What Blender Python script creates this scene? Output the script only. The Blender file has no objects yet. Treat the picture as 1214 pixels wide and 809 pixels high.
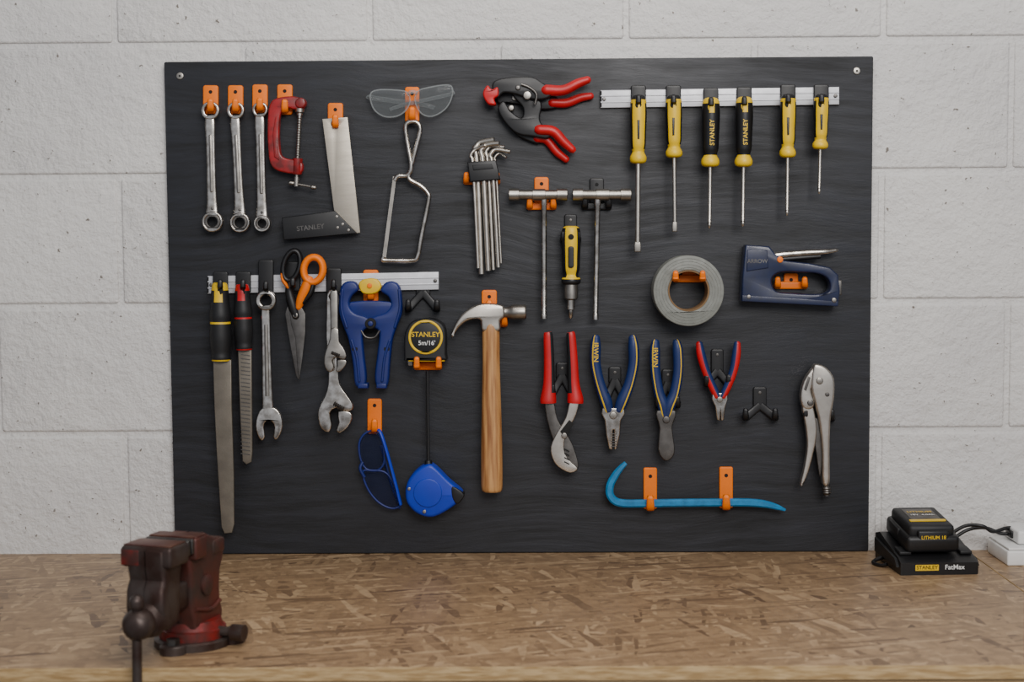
import bpy, bmesh, math, random
import numpy as np
from mathutils import Vector, Matrix
from mathutils.geometry import tessellate_polygon
random.seed(7)
FPX=1786.0; CAMY=-2.6; BT=0.012; ZBENCH=0.90; ZB=0.901
# ---------------------------------------------------------------- camera solve from the board's four corners
def basis(yaw,pitch,roll):
    F=np.array([math.sin(yaw)*math.cos(pitch),math.cos(yaw)*math.cos(pitch),math.sin(pitch)])
    R0=np.array([math.cos(yaw),-math.sin(yaw),0.0]); U0=np.cross(R0,F)
    c,s=math.cos(roll),math.sin(roll)
    return F,c*R0+s*U0,-s*R0+c*U0
PHOTO=np.array([[194,73],[1035,67],[1030,654],[208,657]],float)
def proj(p):
    yaw,pitch,roll,cx,cz,W,H=p
    F,R,U=basis(yaw,pitch,roll); C=np.array([cx,CAMY,cz]); o=[]
    for x,z in((-W/2,ZB+H),(W/2,ZB+H),(W/2,ZB),(-W/2,ZB)):
        d=np.array([x,-BT,z])-C; zc=d@F
        o+=[607+FPX*(d@R)/zc,404.5-FPX*(d@U)/zc]
    return np.array(o)
p=np.array([0,-0.07,0,0,1.45,1.22,0.85],float)
for _ in range(40):
    r=PHOTO.ravel()-proj(p); J=np.zeros((8,7))
    for i in range(7):
        q=p.copy(); q[i]+=1e-5; J[:,i]=(proj(q)-proj(p))/1e-5
    p=p+np.linalg.lstsq(J,r,rcond=None)[0]
yaw,pitch,roll,CX,CZ,BW,BH=p
F_,R_,U_=basis(yaw,pitch,roll); CAM=Vector((CX,CAMY,CZ))
F_=Vector(F_);R_=Vector(R_);U_=Vector(U_)
def ray(u,v): return F_+R_*((u-607)/FPX)-U_*((v-404.5)/FPX)
def P(u,v,h=0.0):
    d=ray(u,v); t=(-(BT+h)-CAMY)/d.y
    return CAM+d*t
def BP(u,v):
    d=ray(u,v); t=(ZBENCH-CZ)/d.z
    return CAM+d*t
S=2.59/FPX
# ---------------------------------------------------------------- materials
def lin(h):
    h=h.lstrip('#'); o=[]
    for i in(0,2,4):
        c=int(h[i:i+2],16)/255; o.append(c/12.92 if c<=0.04045 else ((c+0.055)/1.055)**2.4)
    return (*o,1)
def mk(name,color,rough=0.5,metal=0.0,var=0.0,vscale=30,bump=0.0,bscale=200,dark=None,coat=0.0,stretch=(1,1,1),spec=0.5,lo=.38,hi=.62,bd=.002):
    m=bpy.data.materials.new(name); m.use_nodes=True
    nt=m.node_tree; N=nt.nodes; L=nt.links; b=N['Principled BSDF']
    c=lin(color) if isinstance(color,str) else color
    b.inputs['Base Color'].default_value=c; b.inputs['Roughness'].default_value=rough
    b.inputs['Metallic'].default_value=metal; b.inputs['Coat Weight'].default_value=coat
    b.inputs['Specular IOR Level'].default_value=spec
    tc=N.new('ShaderNodeTexCoord'); mp=N.new('ShaderNodeMapping'); mp.inputs['Scale'].default_value=stretch
    L.new(tc.outputs['Object'],mp.inputs['Vector'])
    if var>0:
        n=N.new('ShaderNodeTexNoise'); n.inputs['Scale'].default_value=vscale; n.inputs['Detail'].default_value=5
        L.new(mp.outputs[0],n.inputs['Vector'])
        rp=N.new('ShaderNodeValToRGB'); rp.color_ramp.elements[0].position=lo; rp.color_ramp.elements[1].position=hi
        d=lin(dark) if dark else tuple([x*(1-var) for x in c[:3]]+[1])
        rp.color_ramp.elements[0].color=d; rp.color_ramp.elements[1].color=c
        L.new(n.outputs['Fac'],rp.inputs[0]); L.new(rp.outputs[0],b.inputs['Base Color'])
        mr=N.new('ShaderNodeMapRange'); mr.inputs['To Min'].default_value=min(1,rough*1.25); mr.inputs['To Max'].default_value=rough*0.8
        L.new(n.outputs['Fac'],mr.inputs['Value']); L.new(mr.outputs[0],b.inputs['Roughness'])
    if bump>0:
        n2=N.new('ShaderNodeTexNoise'); n2.inputs['Scale'].default_value=bscale; n2.inputs['Detail'].default_value=4
        L.new(mp.outputs[0],n2.inputs['Vector'])
        bp=N.new('ShaderNodeBump'); bp.inputs['Strength'].default_value=bump; bp.inputs['Distance'].default_value=bd
        L.new(n2.outputs['Fac'],bp.inputs['Height']); L.new(bp.outputs[0],b.inputs['Normal'])
    return m
orange=mk('orange_plastic',(0.88,0.185,0.0,1),0.42,var=0.06,spec=.35)
blackp=mk('black_plastic','#121214',0.42,var=0.2)
blackr=mk('black_rubber','#151618',0.55,var=0.2)
yellow=mk('yellow_plastic',(0.76,0.49,0.005,1),0.4,var=0.08)
redp=mk('red_plastic','#BE0E16',0.4,var=0.15)
redpaint=mk('red_paint','#981216',0.38,var=0.35,vscale=60,dark='#641210',coat=0.2)
chrome=mk('chrome','#D8D2C9',0.22,1.0,var=0.2,vscale=70,dark='#A39C92')
nickel=mk('satin_nickel','#D2CBC0',0.32,1.0,var=0.2,vscale=60)
steel=mk('brushed_steel','#AAA59D',0.36,1.0,var=0.3,vscale=50)
dsteel=mk('dark_steel','#706D6A',0.42,1.0,var=0.3,vscale=60)
filest=mk('file_steel','#7E776C',0.5,0.7,var=0.25,vscale=25,bump=0.25,bscale=500,bd=.0004)
ssteel=mk('satin_blade','#BAB2A4',0.45,0.9,var=0.12,vscale=20,stretch=(1,1,6))
blue=mk('blue_plastic','#0A30AC',0.38,var=0.1)
clampblue=mk('clamp_blue','#10236A',0.42,var=0.2)
navy=mk('navy_paint','#131E40',0.35,var=0.3,vscale=60,coat=0.3)
irblue=mk('grip_blue','#14285A',0.45,var=0.1)
cyan=mk('light_blue_paint','#0C7CB2',0.38,var=0.3,vscale=60,coat=0.2)
white=mk('white_plastic','#E2E2E0',0.4,var=0.04)
railw=mk('rail_aluminium','#CDCED2',0.4,0.3,var=0.08,vscale=60)
gray=mk('duct_tape_gray','#7B7D77',0.5,var=0.15,vscale=90)
card=mk('cardboard','#7C6040',0.8,var=0.1)
rust=mk('vise_iron','#4E4541',0.42,0.5,var=0.6,vscale=26,dark='#3A2721',bump=0.3,bscale=90)
rustbody=mk('vise_rusty_red','#5A2A22',0.48,0.2,var=0.6,vscale=22,dark='#3B2D28',bump=0.3,bscale=90)
rustred=mk('vise_red','#7E1A15',0.5,0.1,var=0.6,vscale=35,dark='#45241E',bump=0.3,bscale=100)
rusttop=mk('vise_worn_top','#6E4A3C',0.42,0.5,var=0.5,vscale=30,dark='#55302A',bump=0.3,bscale=90)
darkhole=mk('dark_hole','#0A0A0A',0.8)
bluebook=mk('box_blue','#5B7FAE',0.5)
def wood_mat():
    m=mk('hickory','#C08A50',0.45,coat=0.15); nt=m.node_tree;N=nt.nodes;L=nt.links;b=N['Principled BSDF']
    tc=N.new('ShaderNodeTexCoord');mp=N.new('ShaderNodeMapping');mp.inputs['Scale'].default_value=(60,60,4)
    n=N.new('ShaderNodeTexNoise');n.inputs['Scale'].default_value=2.5;n.inputs['Detail'].default_value=6
    rp=N.new('ShaderNodeValToRGB');rp.color_ramp.elements[0].position=.35;rp.color_ramp.elements[1].position=.65
    rp.color_ramp.elements[0].color=lin('#87552A');rp.color_ramp.elements[1].color=lin('#C4925A')
    L.new(tc.outputs['Object'],mp.inputs[0]);L.new(mp.outputs[0],n.inputs[0]);L.new(n.outputs[0],rp.inputs[0]);L.new(rp.outputs[0],b.inputs['Base Color'])
    return m
wood=wood_mat()
def clear_mat(name,col,fac,tr=(.95,.95,.95,1),top=.8):
    m=bpy.data.materials.new(name);m.use_nodes=True;nt=m.node_tree;N=nt.nodes;L=nt.links
    for n in list(N): N.remove(n)
    o=N.new('ShaderNodeOutputMaterial');mx=N.new('ShaderNodeMixShader');t=N.new('ShaderNodeBsdfTransparent');g=N.new('ShaderNodeBsdfPrincipled')
    g.inputs['Base Color'].default_value=lin(col);g.inputs['Roughness'].default_value=0.08
    t.inputs[0].default_value=tr
    lw=N.new('ShaderNodeLayerWeight');lw.inputs[0].default_value=0.35
    mr=N.new('ShaderNodeMapRange');mr.inputs['To Min'].default_value=fac;mr.inputs['To Max'].default_value=top
    L.new(lw.outputs['Facing'],mr.inputs['Value']);L.new(mr.outputs[0],mx.inputs[0]);L.new(t.outputs[0],mx.inputs[1]);L.new(g.outputs[0],mx.inputs[2]);L.new(mx.outputs[0],o.inputs[0])
    return m
clearp=clear_mat('clear_polycarbonate','#9CA3A5',0.09)
clearrim=clear_mat('clear_rim','#A9AFB0',0.3)
clearb=clear_mat('blue_tinted_lens','#1A2450',0.08,(.85,.88,.97,1),.2)
# ---------------------------------------------------------------- builder
def cr(pts,n=6,closed=False):
    pts=[np.array(q,float) for q in pts]; N=len(pts); out=[]
    rng=range(N) if closed else range(N-1)
    for i in rng:
        if closed: a,b,c,d=pts[i-1],pts[i],pts[(i+1)%N],pts[(i+2)%N]
        else: b,c=pts[i],pts[i+1]; a=pts[i-1] if i>0 else 2*b-c; d=pts[i+2] if i+2<N else 2*c-b
        for k in range(n):
            t=k/n; out.append(tuple(0.5*((2*b)+(c-a)*t+(2*a-5*b+4*c-d)*t*t+(3*b-a-3*c+d)*t**3)))
    if not closed: out.append(tuple(pts[-1]))
    return out
def circ(u,v,r,n=32,ry=None,rot=0):
    ry=ry or r; c,s=math.cos(rot),math.sin(rot)
    return [(u+r*math.cos(a)*c-ry*math.sin(a)*s, v+r*math.cos(a)*s+ry*math.sin(a)*c) for a in [2*math.pi*i/n for i in range(n)]]
def rrect(u0,v0,u1,v1,r,n=5):
    o=[]
    for cx,cy,a0 in((u1-r,v1-r,0),(u0+r,v1-r,90),(u0+r,v0+r,180),(u1-r,v0+r,270)):
        for i in range(n+1):
            a=math.radians(a0+90*i/n); o.append((cx+r*math.cos(a),cy+r*math.sin(a)))
    return o
def area(p): return 0.5*sum(p[i-1][0]*p[i][1]-p[i][0]*p[i-1][1] for i in range(len(p)))
def inset(p,d):
    n=len(p);o=[]
    for i in range(n):
        a=np.array(p[i-1]);b=np.array(p[i]);c=np.array(p[(i+1)%n])
        e1=b-a;e2=c-b
        n1=np.array([-e1[1],e1[0]])/(np.linalg.norm(e1)+1e-9);n2=np.array([-e2[1],e2[0]])/(np.linalg.norm(e2)+1e-9)
        m=n1+n2;l=np.linalg.norm(m)
        if l<1e-3: m=n1;l=1
        m=m/l;k=min(1/max(0.5,m@n1),1.6)
        o.append(tuple(b+m*d*k))
    return o
class B:
    def __init__(s,name,M=None):
        s.name=name;s.v=[];s.f=[];s.mi=[];s.mats=[]
        s.setM(M)
    def setM(s,M):
        if M is None:
            s.pf=lambda a,b,h:P(a,b,h*0.001);s.unit=S;s.hs=0.001;s.hd=Vector((0,-1,0));s.M=None
        else:
            s.pf=lambda a,b,h:M@Vector((a,b,h));s.unit=1.0;s.hs=1.0;s.hd=(M.to_3x3()@Vector((0,0,1))).normalized();s.M=M
        return s
    def m(s,mat):
        if mat not in s.mats:s.mats.append(mat)
        return s.mats.index(mat)
    def ext(s,out,mat,h0,h1,bev=1.0,holes=(),smooth=0,topmat=None):
        if smooth: out=cr(out,smooth,True)
        out=list(out)
        if area(out)<0: out=out[::-1]
        loops=[out]
        for hh in holes:
            hh=list(hh)
            if area(hh)>0: hh=hh[::-1]
            loops.append(hh)
        T=abs(h1-h0)*s.hs; bz=min(bev*s.unit,T*0.45)
        prof=[(h0,0.0)]
        if bev>0:
            for k in range(4):
                a=k/3*math.pi/2; prof.append((h1-(bz/s.hs)*(1-math.sin(a)),bev*(1-math.cos(a))))
        else: prof.append((h1,0))
        mi=s.m(mat);ti=s.m(topmat) if topmat else mi
        rings=[]
        for (h,ins) in prof:
            ring=[]
            for lp in loops:
                q=inset(lp,ins) if ins>0 else lp
                idx=[]
                for (a,b) in q:
                    w=s.pf(a,b,h1)-s.hd*((h1-h)*s.hs)
                    idx.append(len(s.v));s.v.append(w)
                ring.append(idx)
            rings.append(ring)
        for r0,r1 in zip(rings[:-1],rings[1:]):
            for i0,i1 in zip(r0,r1):
                n=len(i0)
                for k in range(n): s.f.append((i0[k],i0[(k+1)%n],i1[(k+1)%n],i1[k]));s.mi.append(mi)
        for ring,mm in((rings[0],mi),(rings[-1],ti)):
            flat=[i for l in ring for i in l]
            tri=tessellate_polygon([[Vector((a,b,0)) for a,b in lp] for lp in loops])
            for t in tri: s.f.append(tuple(flat[i] for i in t));s.mi.append(mm)
        return s
    def sweep(s,pts,rs,mat,k=1.0,sq=2.0,seg=16,closed=False,matfn=None,rnd=False):
        n=len(pts);T=[]
        for i in range(n):
            if closed:d=pts[(i+1)%n]-pts[i-1]
            else:d=pts[min(i+1,n-1)]-pts[max(i-1,0)]
            T.append(d.normalized() if d.length>1e-9 else Vector((0,0,1)))
        if rnd and not closed:
            pre=[];post=[];pr=[];po=[]
            for q in(0.15,0.55,0.85):
                c=math.sqrt(1-(1-q)**2)
                pre.append(pts[0]-T[0]*rs[0]*(1-q)*k);pr.append(rs[0]*c)
            for q in(0.85,0.55,0.15):
                c=math.sqrt(1-(1-q)**2)
                post.append(pts[-1]+T[-1]*rs[-1]*(1-q)*k);po.append(rs[-1]*c)
            T=[T[0]]*3+T+[T[-1]]*3;pts=pre+pts+post;rs=pr+list(rs)+po;n+=6
        ref=s.hd
        if abs(T[0].dot(ref))>0.95:
            ref=Vector((1,0,0)) if abs(T[0].x)<0.9 else Vector((0,0,1))
        b=(ref-T[0]*T[0].dot(ref)).normalized()
        rings=[]
        for i in range(n):
            b=b-T[i]*T[i].dot(b)
            b.normalize()
            nn=T[i].cross(b); idx=[]
            for j in range(seg):
                a=2*math.pi*(j+0.5)/seg;c,si=math.cos(a),math.sin(a)
                e=2.0/sq;cc=math.copysign(abs(c)**e,c);ss=math.copysign(abs(si)**e,si)
                idx.append(len(s.v));s.v.append(pts[i]+nn*(rs[i]*cc)+b*(rs[i]*k*ss))
            rings.append(idx)
        mi=s.m(mat)
        for i in range(n if closed else n-1):
            r0=rings[i];r1=rings[(i+1)%n]
            for j in range(seg):
                s.f.append((r0[j],r0[(j+1)%seg],r1[(j+1)%seg],r1[j]))
                if matfn:
                    s.mi.append(s.m(matfn((i+0.5)/(n-1),2*math.pi*(j+1)/seg)))
                else:s.mi.append(mi)
        if not closed:
            s.f.append(tuple(rings[0]));s.mi.append(mi);s.f.append(tuple(rings[-1]));s.mi.append(mi)
        return s
    def tube(s,pts,mat,r=None,k=1.0,sq=2.0,seg=16,smooth=0,closed=False,matfn=None,rnd=False):
        pts=[tuple(q) if len(q)==4 else (*q,r) for q in pts]
        if smooth: pts=cr(pts,smooth,closed)
        return s.sweep([s.pf(q[0],q[1],q[2]) for q in pts],[q[3]*s.unit for q in pts],mat,k,sq,seg,closed,matfn,rnd)
    def lathe(s,p0,p1,prof,mat,**kw):
        a=s.pf(*p0);b=s.pf(*p1)
        return s.sweep([a.lerp(b,t) for t,_ in prof],[r*s.unit for _,r in prof],mat,**kw)
    def box(s,c,d,mat,bev=0.0,rot=None,taper=None):
        bm=bmesh.new();bmesh.ops.create_cube(bm,size=1)
        for v in bm.verts:
            z=v.co.z;v.co=Vector((v.co.x*d[0],v.co.y*d[1],v.co.z*d[2]))
            if taper and z>0:v.co.x*=taper[0];v.co.y*=taper[1]
        if bev>0:bmesh.ops.bevel(bm,geom=bm.edges[:],offset=bev,segments=3,affect='EDGES',profile=0.5)
        X=Matrix.Translation(Vector(c))
        if rot is not None:X=X@rot
        base=len(s.v);mi=s.m(mat);M=s.M
        bm.verts.ensure_lookup_table()
        for v in bm.verts:s.v.append(M@(X@v.co))
        for f in bm.faces:s.f.append(tuple(base+v.index for v in f.verts));s.mi.append(mi)
        bm.free();return s
    def text(s,t,u,v,size,mat,h,rot=0.0,th=0.3):
        cu=bpy.data.curves.new('t','FONT');cu.body=t;cu.align_x='CENTER';cu.align_y='CENTER';cu.size=1;cu.offset=0.012
        o=bpy.data.objects.new('t',cu);bpy.context.scene.collection.objects.link(o)
        bpy.context.view_layer.update()
        me=bpy.data.meshes.new_from_object(o);base=len(s.v);mi=s.m(mat);c,si=math.cos(rot),math.sin(rot)
        sg=-1 if s.M is None else 1
        for w in me.vertices:
            x,y=w.co.x*size,w.co.y*size
            s.v.append(s.pf(u+x*c-y*si,v+sg*(x*si+y*c),h))
        for f in me.polygons:s.f.append(tuple(base+i for i in f.vertices));s.mi.append(mi)
        bpy.data.objects.remove(o);bpy.data.meshes.remove(me);bpy.data.curves.remove(cu)
        return s
    def done(s,ang=38):
        vs=[Vector(q) for q in s.v]
        lo=Vector([min(q[i] for q in vs) for i in range(3)]);hi=Vector([max(q[i] for q in vs) for i in range(3)]);o=(lo+hi)/2
        me=bpy.data.meshes.new(s.name);me.from_pydata([q-o for q in vs],[],s.f)
        for mt in s.mats:me.materials.append(mt)
        me.polygons.foreach_set('material_index',s.mi)
        bm=bmesh.new();bm.from_mesh(me);bmesh.ops.recalc_face_normals(bm,faces=bm.faces[:]);bm.to_mesh(me);bm.free()
        me.polygons.foreach_set('use_smooth',[True]*len(me.polygons));me.set_sharp_from_angle(angle=math.radians(ang));me.update()
        ob=bpy.data.objects.new(s.name,me);ob.location=o;bpy.context.scene.collection.objects.link(ob)
        return ob
# ---------------------------------------------------------------- room
def wall_material():
    m=bpy.data.materials.new('painted_block');m.use_nodes=True;nt=m.node_tree;N=nt.nodes;L=nt.links;b=N['Principled BSDF']
    b.inputs['Roughness'].default_value=0.5
    tc=N.new('ShaderNodeTexCoord')
    big=N.new('ShaderNodeTexNoise');big.inputs['Scale'].default_value=3;big.inputs['Detail'].default_value=5
    rp=N.new('ShaderNodeValToRGB');rp.color_ramp.elements[0].position=.35;rp.color_ramp.elements[1].position=.65
    rp.color_ramp.elements[0].color=lin('#CECCCA');rp.color_ramp.elements[1].color=lin('#DBD9D5')
    pit=N.new('ShaderNodeTexNoise');pit.inputs['Scale'].default_value=110;pit.inputs['Detail'].default_value=3
    pr=N.new('ShaderNodeValToRGB');pr.color_ramp.elements[0].position=.70;pr.color_ramp.elements[1].position=.74
    mx=N.new('ShaderNodeMixRGB');mx.inputs[2].default_value=lin('#746D64')
    for n in(big,pit):L.new(tc.outputs['Object'],n.inputs['Vector'])
    L.new(big.outputs[0],rp.inputs[0]);L.new(pit.outputs[0],pr.inputs[0]);L.new(pr.outputs[0],mx.inputs[0]);L.new(rp.outputs[0],mx.inputs[1]);L.new(mx.outputs[0],b.inputs['Base Color'])
    n1=N.new('ShaderNodeTexNoise');n1.inputs['Scale'].default_value=110;n1.inputs['Detail'].default_value=5;n1.inputs['Roughness'].default_value=0.6
    n2=N.new('ShaderNodeTexNoise');n2.inputs['Scale'].default_value=30;n2.inputs['Detail'].default_value=5
    L.new(tc.outputs['Object'],n1.inputs['Vector']);L.new(tc.outputs['Object'],n2.inputs['Vector'])
    b1=N.new('ShaderNodeBump');b1.inputs['Strength'].default_value=.9;b1.inputs['Distance'].default_value=.004
    b2=N.new('ShaderNodeBump');b2.inputs['Strength'].default_value=.7;b2.inputs['Distance'].default_value=.007
    L.new(n2.outputs[0],b2.inputs['Height']);L.new(n1.outputs[0],b1.inputs['Height']);L.new(b2.outputs[0],b1.inputs['Normal']);L.new(b1.outputs[0],b.inputs['Normal'])
    return m
wm=wall_material()
HW=-BT
z_a=P(100,54,HW).z;z_b=P(100,515,HW).z;RP=(z_a-z_b)/3
xa=P(142,290,HW).x;xb=P(1045,290,HW).x;XP=(xb-xa)/3
MW=Matrix(((1,0,0,0),(0,0,-1,0),(0,1,0,0),(0,0,0,1)))  # local (x,z,out)->world
w=B('wall_back',MW)
X0,X1,Z0,Z1=-3.0,3.0,0.0,2.5
w.ext([(X0,Z0),(X1,Z0),(X1,Z1),(X0,Z1)],wm,-0.10,-0.0035,0)
zrow=z_b
while zrow>Z0:zrow-=RP
ri=round((z_b-zrow)/RP)
row=0
while zrow<Z1:
    x=xa-XP*8+(XP/2 if (row-ri)%2==0 else 0)
    while x<X1:
        a=max(X0,x+.0045);b_=min(X1,x+XP-.0045);c=max(Z0,zrow+.0045);d=min(Z1,zrow+RP-.0045)
        if b_-a>.02 and d-c>.02:
            w.ext(rrect(a,c,b_,d,.005,3),wm,-.007,0,.004)
        x+=XP
    zrow+=RP;row+=1
w.done(60)
fl=mk('concrete','#77756F',0.8,var=0.2,vscale=4,bump=.3,bscale=60)
f=B('floor',Matrix.Identity(4));f.ext([(-3,-5),(3,-5),(3,0),(-3,0)],fl,-.1,0,0);f.done()
# board
def board_mat():
    m=bpy.data.materials.new('black_painted_board');m.use_nodes=True;nt=m.node_tree;N=nt.nodes;L=nt.links;b=N['Principled BSDF']
    tc=N.new('ShaderNodeTexCoord')
    wn=N.new('ShaderNodeTexNoise');wn.inputs['Scale'].default_value=2.0;wn.inputs['Detail'].default_value=2;L.new(tc.outputs['Object'],wn.inputs[0])
    wv=N.new('ShaderNodeVectorMath');wv.operation='MULTIPLY_ADD';wv.inputs[1].default_value=(.15,.15,.15);L.new(wn.outputs['Color'],wv.inputs[0]);L.new(tc.outputs['Object'],wv.inputs[2])
    def streak(rot,sc,scale):
        mp=N.new('ShaderNodeMapping');mp.inputs['Scale'].default_value=sc;mp.inputs['Rotation'].default_value=(0,rot,0)
        n=N.new('ShaderNodeTexNoise');n.inputs['Scale'].default_value=scale;n.inputs['Detail'].default_value=9;n.inputs['Roughness'].default_value=.72
        L.new(wv.outputs[0],mp.inputs[0]);L.new(mp.outputs[0],n.inputs[0]);return n.outputs[0]
    s1=streak(.03,(1.2,1,14),5);s2=streak(-.2,(1.5,1,10),4.5)
    msk=N.new('ShaderNodeTexNoise');msk.inputs['Scale'].default_value=3.1;msk.inputs['Detail'].default_value=3;L.new(tc.outputs['Object'],msk.inputs[0])
    mr0=N.new('ShaderNodeMapRange');mr0.inputs['From Min'].default_value=.48;mr0.inputs['From Max'].default_value=.62;L.new(msk.outputs[0],mr0.inputs[0])
    mx=N.new('ShaderNodeMixRGB');L.new(mr0.outputs[0],mx.inputs[0]);L.new(s1,mx.inputs[1]);L.new(s2,mx.inputs[2])
    rp=N.new('ShaderNodeValToRGB');rp.color_ramp.elements[0].position=.32;rp.color_ramp.elements[1].position=.72
    rp.color_ramp.elements[0].color=lin('#0C0D0F');rp.color_ramp.elements[1].color=lin('#282A31')
    L.new(mx.outputs[0],rp.inputs[0]);L.new(rp.outputs[0],b.inputs['Base Color'])
    ad=N.new('ShaderNodeMath');ad.operation='ADD';L.new(mx.outputs[0],ad.inputs[0]);L.new(msk.outputs[0],ad.inputs[1])
    mr=N.new('ShaderNodeMapRange');mr.inputs['From Min'].default_value=.7;mr.inputs['From Max'].default_value=1.3;mr.inputs['To Min'].default_value=.68;mr.inputs['To Max'].default_value=.38
    L.new(ad.outputs[0],mr.inputs[0]);L.new(mr.outputs[0],b.inputs['Roughness'])
    bp=N.new('ShaderNodeBump');bp.inputs['Strength'].default_value=.7;bp.inputs['Distance'].default_value=.0013
    L.new(mx.outputs[0],bp.inputs['Height']);L.new(bp.outputs[0],b.inputs['Normal'])
    return m
bm_=board_mat()
bo=B('tool_board',MW)
bo.ext(rrect(-BW/2,ZB,BW/2,ZB+BH,.003,3),bm_,0.0005,BT,.001)
bo.setM(None)
for u,v in((213,90),(1016,84)):
    bo.ext(circ(u,v,4.5,20),steel,-1,1.5,1);bo.ext(circ(u,v,1.4,6),darkhole,-1,1.8,0)
bo.done()
# bench
def osb_mat():
    m=bpy.data.materials.new('osb');m.use_nodes=True;nt=m.node_tree;N=nt.nodes;L=nt.links;b=N['Principled BSDF'];b.inputs['Roughness'].default_value=.45
    tc=N.new('ShaderNodeTexCoord');prev=None
    wn=N.new('ShaderNodeTexNoise');wn.inputs['Scale'].default_value=14;wn.inputs['Detail'].default_value=2
    L.new(tc.outputs['Object'],wn.inputs['Vector'])
    wv=N.new('ShaderNodeVectorMath');wv.operation='MULTIPLY_ADD';wv.inputs[1].default_value=(.012,.012,.012)
    L.new(wn.outputs['Color'],wv.inputs[0]);L.new(tc.outputs['Object'],wv.inputs[2])
    hsrc=None
    for i,ang in enumerate((0.15,1.1,-0.8,0.5,-0.3,1.5,-1.2,0.25)):
        mp=N.new('ShaderNodeMapping');mp.vector_type='TEXTURE';mp.inputs['Rotation'].default_value=(0,0,ang);mp.inputs['Location'].default_value=(i*3.1,i*1.7,0);mp.inputs['Scale'].default_value=(.075,.0085 if i%2 else .013,1)
        L.new(wv.outputs[0],mp.inputs[0])
        vo=N.new('ShaderNodeTexVoronoi');vo.inputs['Scale'].default_value=1;vo.inputs['Randomness'].default_value=1;vo.voronoi_dimensions='2D'
        L.new(mp.outputs[0],vo.inputs['Vector'])
        sx=N.new('ShaderNodeSeparateColor');L.new(vo.outputs['Color'],sx.inputs[0])
        rp=N.new('ShaderNodeValToRGB');e=rp.color_ramp.elements;e[0].position=0;e[0].color=lin('#6A523B');e[1].position=1;e[1].color=lin('#BA9D79')
        q=e.new(.12);q.color=lin('#8C7153')
        q=e.new(.75);q.color=lin('#A08361')
        L.new(sx.outputs[0],rp.inputs[0])
        if prev is None:prev=rp.outputs[0];hsrc=sx.outputs[0]
        else:
            gt=N.new('ShaderNodeMath');gt.operation='GREATER_THAN';gt.inputs[1].default_value=.68
            L.new(sx.outputs[1],gt.inputs[0])
            mx=N.new('ShaderNodeMixRGB');L.new(gt.outputs[0],mx.inputs[0]);L.new(prev,mx.inputs[1]);L.new(rp.outputs[0],mx.inputs[2]);prev=mx.outputs[0]
            mh=N.new('ShaderNodeMixRGB');L.new(gt.outputs[0],mh.inputs[0]);L.new(hsrc,mh.inputs[1]);L.new(sx.outputs[0],mh.inputs[2]);hsrc=mh.outputs[0]
    fn=N.new('ShaderNodeTexNoise');fn.inputs['Scale'].default_value=70;fn.inputs['Detail'].default_value=6;L.new(tc.outputs['Object'],fn.inputs['Vector'])
    fr=N.new('ShaderNodeValToRGB');fr.color_ramp.elements[0].position=.35;fr.color_ramp.elements[0].color=(.7,.68,.66,1);fr.color_ramp.elements[1].position=.58
    L.new(fn.outputs[0],fr.inputs[0])
    ml=N.new('ShaderNodeMixRGB');ml.blend_type='MULTIPLY';ml.inputs[0].default_value=.7;L.new(prev,ml.inputs[1]);L.new(fr.outputs[0],ml.inputs[2])
    L.new(ml.outputs[0],b.inputs['Base Color'])
    bp=N.new('ShaderNodeBump');bp.inputs['Strength'].default_value=.35;bp.inputs['Distance'].default_value=.0008
    L.new(hsrc,bp.inputs['Height']);L.new(bp.outputs[0],b.inputs['Normal'])
    return m
osb=osb_mat();pine=mk('pine','#C2A67C',.55,var=.25,vscale=6,stretch=(1,8,8),dark='#A88A60')
osbe=mk('osb_edge','#C4A678',.6,var=.3,vscale=14,stretch=(2,1,14),dark='#A08154',bump=.5,bscale=30)
YF=BP(607,791).y
xs=BP(1153,658).x
wb=B('workbench',Matrix.Identity(4))
wb.ext([(-2.2,YF),(xs-.001,YF),(xs-.001,-.0005),(-2.2,-.0005)],osbe,ZBENCH-.018,ZBENCH,.0006,topmat=osb)
wb.ext([(xs+.001,YF),(2.2,YF),(2.2,-.0005),(xs+.001,-.0005)],osbe,ZBENCH-.018,ZBENCH,.0006,topmat=osb)
wb.box((0,YF+.03,ZBENCH-.018-.045),(4.38,.044,.09),pine,.003)
wb.box((0,-.03,ZBENCH-.018-.045),(4.38,.044,.09),pine,.003)
for lx in(-2.1,-.7,.7,2.1):
    for ly in(YF+.03,-.03):
        wb.box((lx,ly+(.045 if ly<-.1 else -.045),(ZBENCH-.018)/2),(.09,.044,ZBENCH-.018),pine,.003)
    wb.box((lx,YF/2,.25),(.044,abs(YF)-.2,.09),pine,.003)
wb.done()
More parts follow.
